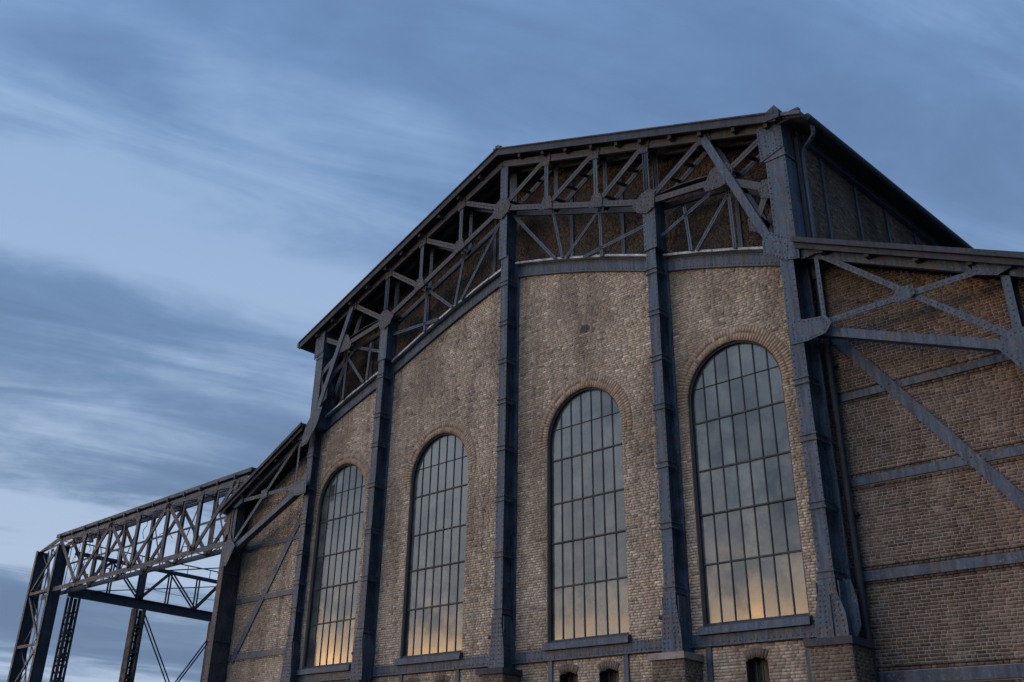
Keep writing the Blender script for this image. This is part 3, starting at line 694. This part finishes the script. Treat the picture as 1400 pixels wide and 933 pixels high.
# ---------------------------------------------------------------- lean-to aisles
def aisle(s, label):
    a = thing('side_aisle', label, 'annex', (s * 11.8, 0, GZ)); WY = .30
    X0, X1 = 9.42, 14.15
    w = Wall((1, 0, 0), (0, -1, 0), (0, WY, 0))
    bands = [(8.46, .15), (6.60, .18), (4.68, .20), (2.76, .22)]
    def sp(z):
        hi = min(X1, 9.35 + (12.28 - .28 - z) / .470)
        if hi <= X0 or any(abs(z - b) < h / 2 for b, h in bands): return []
        return [(X0, hi)] if s > 0 else [(-hi, -X0)]
    w.fill(.6, 11.9, sp, heads=.5); bed = w.bed[:]; 
    hi = lambda z: min(X1, 9.35 + (12.28 - .2 - z) / .470)
    for b, h in bands: w.bed.append((X0, hi(b), b - h, b + h) if s > 0 else (-hi(b), -X0, b - h, b + h))
    w.bed.append((X0, X1, GZ, .6) if s > 0 else (-X1, -X0, GZ, .6))
    wall = w.build_bed('aisle_wall', 'aisle_mortar' if s > 0 else 'mortar', a)
    pk = single_bricks(w, wall, 'aisle_brick', .007, 300, lambda p: p[0] < 13.4 and 5.2 < p[2] < 8.2) if s > 0 else None
    brick_stuff('aisle_brickwork', 'aisle_brick' if s > 0 else 'brick', [w], a, .009, pk)
    for b, h in bands:
        q = MB().box(min(s * X0, s * hi(b)), max(s * X0, s * hi(b)), WY - .045, WY + .02, b - h / 2, b + h / 2).build('wall_band', 'steel', a)
    fb = MB().beam((s * 9.75, WY - .05, 10.0), (s * 13.75, WY - .05, 4.52), flat(.24, .016)).build('wall_brace', 'steel', a)
    r = MB()
    for b, h in bands[:3]:
        x = 9.75 + (10.0 - b) / 1.37
        for dx_, dz_ in ((-.2, .04), (-.12, -.04), (-.04, .05), (.05, -.05), (.13, .04), (.2, -.04)): r.rivet((s * (x + dx_), WY - .05, b + dz_))
    r.build('rivets', 'steel', fb, 'stuff')
    # truss in front of the wall
    y = -.40; t = MB()
    t.beam((s * 9.5, y, aisle_z(9.5) - .30), (s * 14.5, y, aisle_z(14.5) - .30), [(-.10, .10, -.016, 0), (-.10, -.084, -.12, -.016), (.084, .10, -.12, -.016)])
    tr = t.build('aisle_truss', 'steel', a); r = MB()
    def mem(name, p, q, sec, riv=True, off=0.0):
        MB().beam((s * p[0], y - off, p[1]), (s * q[0], y - off, q[1]), sec).build(name, 'steel', tr)
        if riv: r.rivets((s * p[0], y - off, p[1]), (s * q[0], y - off, q[1]), .13)
    mem('lower_chord', (9.55, 9.95), (13.75, 8.30), [(-.10, .10, -.016, 0), (-.10, -.08, -.22, -.016), (.08, .10, -.22, -.016)], False)
    mem('diagonal', (9.95, 11.74), (13.72, 8.45), flat(.13, .016), True, .02); mem('diagonal', (9.80, 9.98), (13.80, 10.06), flat(.13, .016), True, .045)
    mem('vertical', (9.98, 11.78), (9.98, 10.0), flat(.10, .016), True, .01); mem('vertical', (13.72, aisle_z(13.72) - .3), (13.72, 8.2), eye(.17, .34))
    def gus(pts, off):
        pts = [(s * p[0], p[1]) for p in pts][::s]
        MB().plate(pts, y - off - .018, y - off).build('gusset', 'steel', tr)
        cx, cz = sum(p[0] for p in pts) / len(pts), sum(p[1] for p in pts) / len(pts); q = [(cx + (p[0] - cx) * .8, cz + (p[1] - cz) * .8) for p in pts]
        for c0, c1 in zip(q, q[1:] + q[:1]): r.rivets((c0[0], y - off - .018, c0[1]), (c1[0], y - off - .018, c1[1]), .11)
    gus([(11.60, 9.90), (11.84, 9.86), (12.02, 9.98), (12.00, 10.18), (11.78, 10.22), (11.60, 10.12)], .065)
    gus([(9.20, 9.62), (9.62, 9.60), (10.05, 9.66), (10.22, 9.86), (10.10, 10.06), (9.62, 10.12), (9.20, 10.22)], .16 if s > 0 else .07)
    gus([(9.66, 11.64), (10.05, 11.66), (10.30, 11.58), (10.30, 11.82), (9.68, 12.06)], .075)
    gus([(13.20, 9.98), (13.62, 9.82), (13.90, 9.9), (13.90, 10.14), (13.2, 10.34)], .075); gus([(13.3, 8.40), (13.75, 7.72), (14.1, 7.8), (14.1, 8.62), (13.62, 8.66)], .08)
    r.build('rivets', 'steel', tr, 'stuff')
    # corner post
    p = MB(); c = -14.13 if s < 0 else 14.42; hw = .16 if s < 0 else .25
    p.box(c - hw, c + hw, -.44, -.41, GZ, aisle_z(14.05) - .35).box(c - .03, c + .03, -.41, .22, GZ, aisle_z(14.05) - .35).box(c - hw, c + hw, .22, .26, GZ, aisle_z(14.05) - .35).box(c - .12, c - .10, -.41, .22, GZ, aisle_z(14.05) - .4).box(c + .10, c + .12, -.41, .22, GZ, aisle_z(14.05) - .4)
    post = p.build('corner_post', 'truss' if s < 0 else 'steel', a); r = MB()
    for dx_ in (-hw + .05, hw - .05): r.rivets((c + dx_, -.44, 0), (c + dx_, -.44, aisle_z(14.05) - .5), .16)
    r.build('rivets', 'steel', post, 'stuff')
    for z in (7.55, 5.2): MB().box(c - hw - .02, c + hw + .02, -.46, .24, z - .03, z + .03).build('collar', 'steel', post)
    # outer side wall and roof
    so = MB().box(min(s * 13.95, s * 14.12), max(s * 13.95, s * 14.12), WY, 22, GZ, aisle_z(14.1) - .2).build('outer_wall', 'mortar', a)
    e = 14.95 if s > 0 else 14.45
    q = [(s * 9.6, aisle_z(9.6)), (s * e, aisle_z(e)), (s * e, aisle_z(e) - .10), (s * 9.6, aisle_z(9.6) - .10)][::s]
    rf = MB().plate(q, -.66, 22).build('roof', 'roof', a)
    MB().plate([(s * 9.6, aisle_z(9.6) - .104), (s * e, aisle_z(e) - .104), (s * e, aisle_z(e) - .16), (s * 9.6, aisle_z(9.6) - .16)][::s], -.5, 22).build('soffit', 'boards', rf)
    f = MB().plate([(s * 9.6, aisle_z(9.6) + .02), (s * e, aisle_z(e) + .02), (s * e, aisle_z(e) - .11), (s * 9.6, aisle_z(9.6) - .11)][::s], -.72, -.67)
    f.plate([(s * 9.6, aisle_z(9.6) - .12), (s * e, aisle_z(e) - .12), (s * e, aisle_z(e) - .245), (s * 9.6, aisle_z(9.6) - .245)][::s], -.64, -.60).build('fascia', 'dark_steel', rf)
    for x in (10.2, 11.2, 12.2, 13.2, 14.2): MB().box(s * x - .05, s * x + .05, -.58, .5, aisle_z(x) - .30, aisle_z(x) - .17).build('purlin', 'boards', rf)
    for j in range(22): MB().beam((9.7 * s, -.3 + j * .95, aisle_z(9.7) + .02), (e * s, -.3 + j * .95, aisle_z(e) + .02), [(-.02, .02, -.03, .03)], n=(.47 * s, 0, 1)).build('seam', 'roof', rf)
    return a
aisle_a = aisle(1, 'brick lean-to with X-braced steel truss beside the corner pier with the tall downpipe')
aisle_b = aisle(-1, 'narrow brick lean-to between the tall gabled hall and the open steel gantry')

# ---------------------------------------------------------------- open crane gantry
gan = thing('crane_gantry', 'open roofless steel lattice gantry standing against the sky beside the lean-to', 'gantry', (-22, 2, GZ))
GT, GB_ = 10.92, 8.62; F0, F1 = -.42, .24
PX = [-29.35, -26.75, -24.15, -21.6, -19.05, -16.5, -13.95]
fr = MB()
for y in (F0, F1):
    fr.beam((-29.5, y, GT), (-13.2, y, GT), [(-.10, .10, -.016, 0), (-.012, .012, -.13, -.016)])
    fr.beam((-32.0, y, GB_), (-14.1, y, GB_), [(-.10, .10, -.016, 0), (-.012, .012, -.13, -.016)])
fr.beam((-29.9, F0 - .06, GT + .26), (-12.9, F0 - .06, GT + .26), [(-.075, .075, -.3, 0)])
fr.beam((-29.9, F1 + .1, GT + .26), (-12.9, F1 + .1, GT + .26), [(-.07, .07, -.1, 0)])
gt = fr.build('end_truss', 'gantry', gan)
def gm(name, parent, ps, sec, mat='gantry', n=(0, -1, 0)):
    for p, q in ps: o = MB().beam(p, q, sec, n).build(name, mat, parent)
    return o
for k, x in enumerate(PX):
    if k: gm('vertical', gt, [((x, y, GB_), (x, y, GT)) for y in (F0, F1)], [(-.11, -.075, -.10, 0), (.075, .11, -.10, 0), (-.075, .075, -.012, -.002)])
    gm('cross_tie', gt, [((x, F0, z), (x, F1, z)) for z in (GT, GB_)], flat(.1), n=(0, 0, 1))
    MB().box(x - .04, x + .04, F0 - .12, F0 + .02, GT + .08, GT + .24).build('cleat', 'gantry', gt)
    if k < 6:
        xn = PX[k + 1]; up_ = k % 2 == 0
        d1 = ((x, GT), (xn, GB_)) if up_ else ((x, GB_), (xn, GT))
        gm('diagonal', gt, [((d1[0][0], y - .02, d1[0][1]), (d1[1][0], y - .02, d1[1][1])) for y in (F0, F1)], angles(.095))
        xm = (x + xn) / 2
        gm('vertical', gt, [((xm, y + .03, GB_), (xm, y + .03, GT)) for y in (F0, F1)], flat(.075))
        gm('diagonal', gt, [((xm, F1 + .05, GT if up_ else GB_), (x, F1 + .05, GB_ if up_ else GT))], flat(.07))
        MB().box(xm - .03, xm + .03, F0 - .10, F0 + .02, GT + .08, GT + .24).build('cleat', 'gantry', gt)
        gm('lacing', gt, [((x, F0, GT + .02), (xn, F1, GT + .02)), ((x, F1, GB_ + .02), (xn, F0, GB_ + .02)), ((x, F1, GT + .03), (xm, F0, GT + .03))], flat(.06), n=(0, 0, 1))
gm('rail', gt, [((-30.0, .06, 9.86), (-14.2, .06, 9.86))], flat(.09))
gm('walkway_beam', gt, [((-29.2, F1 + .25, GB_ + .12), (-14.1, F1 + .25, GB_ + .12))], [(-.1, .1, -.05, 0)])
gr = MB()
for k, x in enumerate(PX[1:]):
    for z, t in ((GT, -1), (GB_, 1)): MB().plate([(x - .26, z + .02), (x + .26, z + .02), (x + .16, z + t * .30), (x - .16, z + t * .30)][::t], F0 - .02, F0 - .004).build('gusset', 'gantry', gt); gr.rivets((x - .2, F0 - .02, z + t * .1), (x + .2, F0 - .02, z + t * .1), .1)
gr.rivets((-31.5, F0, GB_), (-14.2, F0, GB_), .3).build('rivets', 'gantry', gt, 'stuff')
# loose cables and bent remnants hanging in the truss
for k in range(11):
    x = random.uniform(-28.5, -15.5); z0 = random.choice((GT - .1, GT - .1, GT - .6)); L = random.uniform(.5, 1.6); y = random.uniform(F0 + .1, F1 - .05)
    MB().tube([(x + .15 * math.sin(j * 1.3 + k) * j / 6 + .05 * j * random.uniform(-1, 1), y + .03 * j * random.uniform(-1, 1), z0 - L * j / 6) for j in range(7)], .014, 6).build('cable', 'pipe', gt)
for k in range(6):
    x = -27.6 + k * 2.3; w_ = random.uniform(.4, .8)
    MB().tube([(x, .1, GB_ + .05), (x + .1, .1, GB_ + .55), (x + w_, .12, GB_ + .5), (x + w_ + .15, .12, GB_ + .05)], .022, 6).build('hoop', 'pipe', gt)
MB().tube([(-26.6, -.2, 10.5), (-26.6, -.2, 10.62)], .16, 12).build('lamp', 'coping', gt)
# tower: two plated posts laced together, and a lattice leg behind
tw = MB()
for x in (-31.72, -29.30):
    tw.box(x - .10, x + .10, -.56, -.53, GZ, 10.72); tw.box(x - .018, x + .018, -.53, -.02, GZ, 10.7); tw.box(x - .10, x + .10, -.02, .01, GZ, 10.72)
for y in (F0, F1): tw.beam((-31.78, y, 10.62), (-29.2, y, 11.12), [(-.10, .10, -.016, 0), (-.012, .012, -.13, -.016)]); tw.beam((-31.78, y, 10.62), (-29.2, y, 10.80), [(-.05, .05, -.016, 0)])
tower = tw.build('tower', 'gantry', gan)
zl = [10.7, 8.62, 6.2, 4.0, 1.8, -.3]
for k in range(5):
    za, zb = zl[k], zl[k + 1]
    gm('lacing', tower, [((-31.7, -.50, zb if k % 2 == 0 else za), (-29.3, -.50, za if k % 2 == 0 else zb))], tee(.11, .08)); gm('lacing', tower, [((-31.7, -.05, za), (-30.5, -.05, zb)), ((-30.5, -.05, zb), (-29.3, -.05, za))], flat(.09))
    gm('lacing', tower, [((-31.7, -.30, za), (-30.5, -.30, (za + zb) / 2)), ((-30.5, -.30, (za + zb) / 2), (-31.7, -.30, zb)), ((-30.5, -.28, za), (-29.3, -.28, (za + zb) / 2)), ((-29.3, -.28, (za + zb) / 2), (-30.5, -.28, zb)), ((-30.5, -.29, za), (-30.5, -.29, zb))], flat(.07))
    gm('strut', tower, [((-31.7, -.52, zb), (-29.3, -.52, zb))], tee(.13, .1))
    if k == 0: gm('lacing', tower, [((-30.6, -.3, 10.7), (-30.5, -.3, 8.6)), ((-31.2, -.2, 10.7), (-30.0, -.2, 8.6))], flat(.1))
def lattice_post(name, x, y, top, w=.5, parent=None, open_=False):
    b = MB()
    for sy in (-1, 1):
        yy = y + sy * w / 2
        if not open_: b.box(x - w / 2, x + w / 2, yy - .012, yy + .012, GZ, top)
        else:
            for sx in (-1, 1): b.box(min(x + sx * w / 2, x + sx * (w / 2 - .1)), max(x + sx * w / 2, x + sx * (w / 2 - .1)), yy - .012, yy + .012, GZ, top)
        for sx in (-1, 1): b.box(x + sx * w / 2 - .012, x + sx * w / 2 + .012, min(yy - .0121, yy - sy * .11), max(yy + .0121, yy - sy * .11), GZ, top)
    p = b.build(name, 'dark_steel', parent); l = MB(); z = GZ + .1; k = 0; st = w * 1.15
    while z + st < top:
        for q in (-1, 1):
            if open_ and k % 2: l.beam((x - w / 2, y + q * w / 2, z), (x + w / 2, y + q * w / 2, z + st), flat(.06))
            l.beam((x + q * w / 2, y - w / 2 * (1 if k % 2 else -1), z), (x + q * w / 2, y + w / 2 * (1 if k % 2 else -1), z + st), flat(.06), n=(1, 0, 0))
        if k % 2 == 0: l.box(x - w / 2 - .02, x + w / 2 + .02, y - w / 2 + .02, y + w / 2 - .02, z - .05, z + .05)
        z += st; k += 1
    l.build('lacing', 'gantry', p, None); return p
# runway girder going away from the viewer, on lattice posts
RX = -29.0
sg = MB().box(RX - .14, RX + .14, .3, 20, 8.42, 8.46).box(RX - .02, RX + .02, .3, 20, 8.46, 8.82).box(RX - .14, RX + .14, .3, 20, 8.82, 8.86)
for dx_ in (-.14, .14): sg.box(RX + dx_ - .05, RX + dx_ + .05, .3, 20, 10.34, 10.46)
run = sg.build('runway_girder', 'gantry', gan)
nodes = [.6, 2.25, 3.9, 5.4, 7.0, 8.35, 9.9, 11.5, 13.1, 14.7]
for k, yv in enumerate(nodes):
    for dx_ in (-.14, .14): gm('vertical', run, [((RX + dx_, yv, 8.85), (RX + dx_, yv, 10.4))], flat(.09 if k != 2 else .3), n=(1, 0, 0))
    if k < len(nodes) - 1:
        a_, b2 = (8.85, 10.4) if k % 2 == 0 else (10.4, 8.85)
        for dx_ in (-.14, .14): gm('diagonal', run, [((RX + dx_, yv, a_), (RX + dx_, nodes[k + 1], b2))], flat(.09), n=(1, 0, 0))
hr = MB().tube([(RX + .2, .6, 10.86), (RX + .2, 20, 10.86)], .03, 8)
for j in range(14): hr.tube([(RX + .2, 1.0 + 1.3 * j, 10.4), (RX + .2, 1.0 + 1.3 * j, 10.86)], .02, 6)
hr.build('handrail', 'gantry', run)
lattice_post('lattice_leg', RX, .62, 8.40, .46, gan, True)
for y in (4.0, 8.35, 13.4): lattice_post('lattice_leg', RX, y, 8.40, .5, gan)
gm('tie_rod', run, [((RX - .16, 4.2, 8.3), (RX - .16, 8.4, 1.9)), ((RX + .16, 4.2, 8.3), (RX + .16, 8.4, 1.9))], flat(.07), n=(1, 0, 0))
gm('tie_rod', run, [((RX - .16, 8.4, 8.0), (RX - .16, 4.2, 1.6)), ((RX + .16, 8.4, 8.0), (RX + .16, 4.2, 1.6))], flat(.07), n=(1, 0, 0))
MB().tube([(RX - .3, 3.9 + j * .45, 9.55 - .12 * math.sin(math.pi * j / 10)) for j in range(11)], .012, 6).build('cable', 'pipe', run)
gm('brace', run, [((RX, .3, 8.6), (-14.1, 8.0, 8.75)), ((RX, 8.3, 10.4), (-14.2, 8.3, 10.4)), ((-21.5, F1, GB_), (-14.1, 4.0, 8.7))], flat(.14), n=(0, 0, 1))

for o in (hall, aisle_a, aisle_b, gan): fix_parent(o)
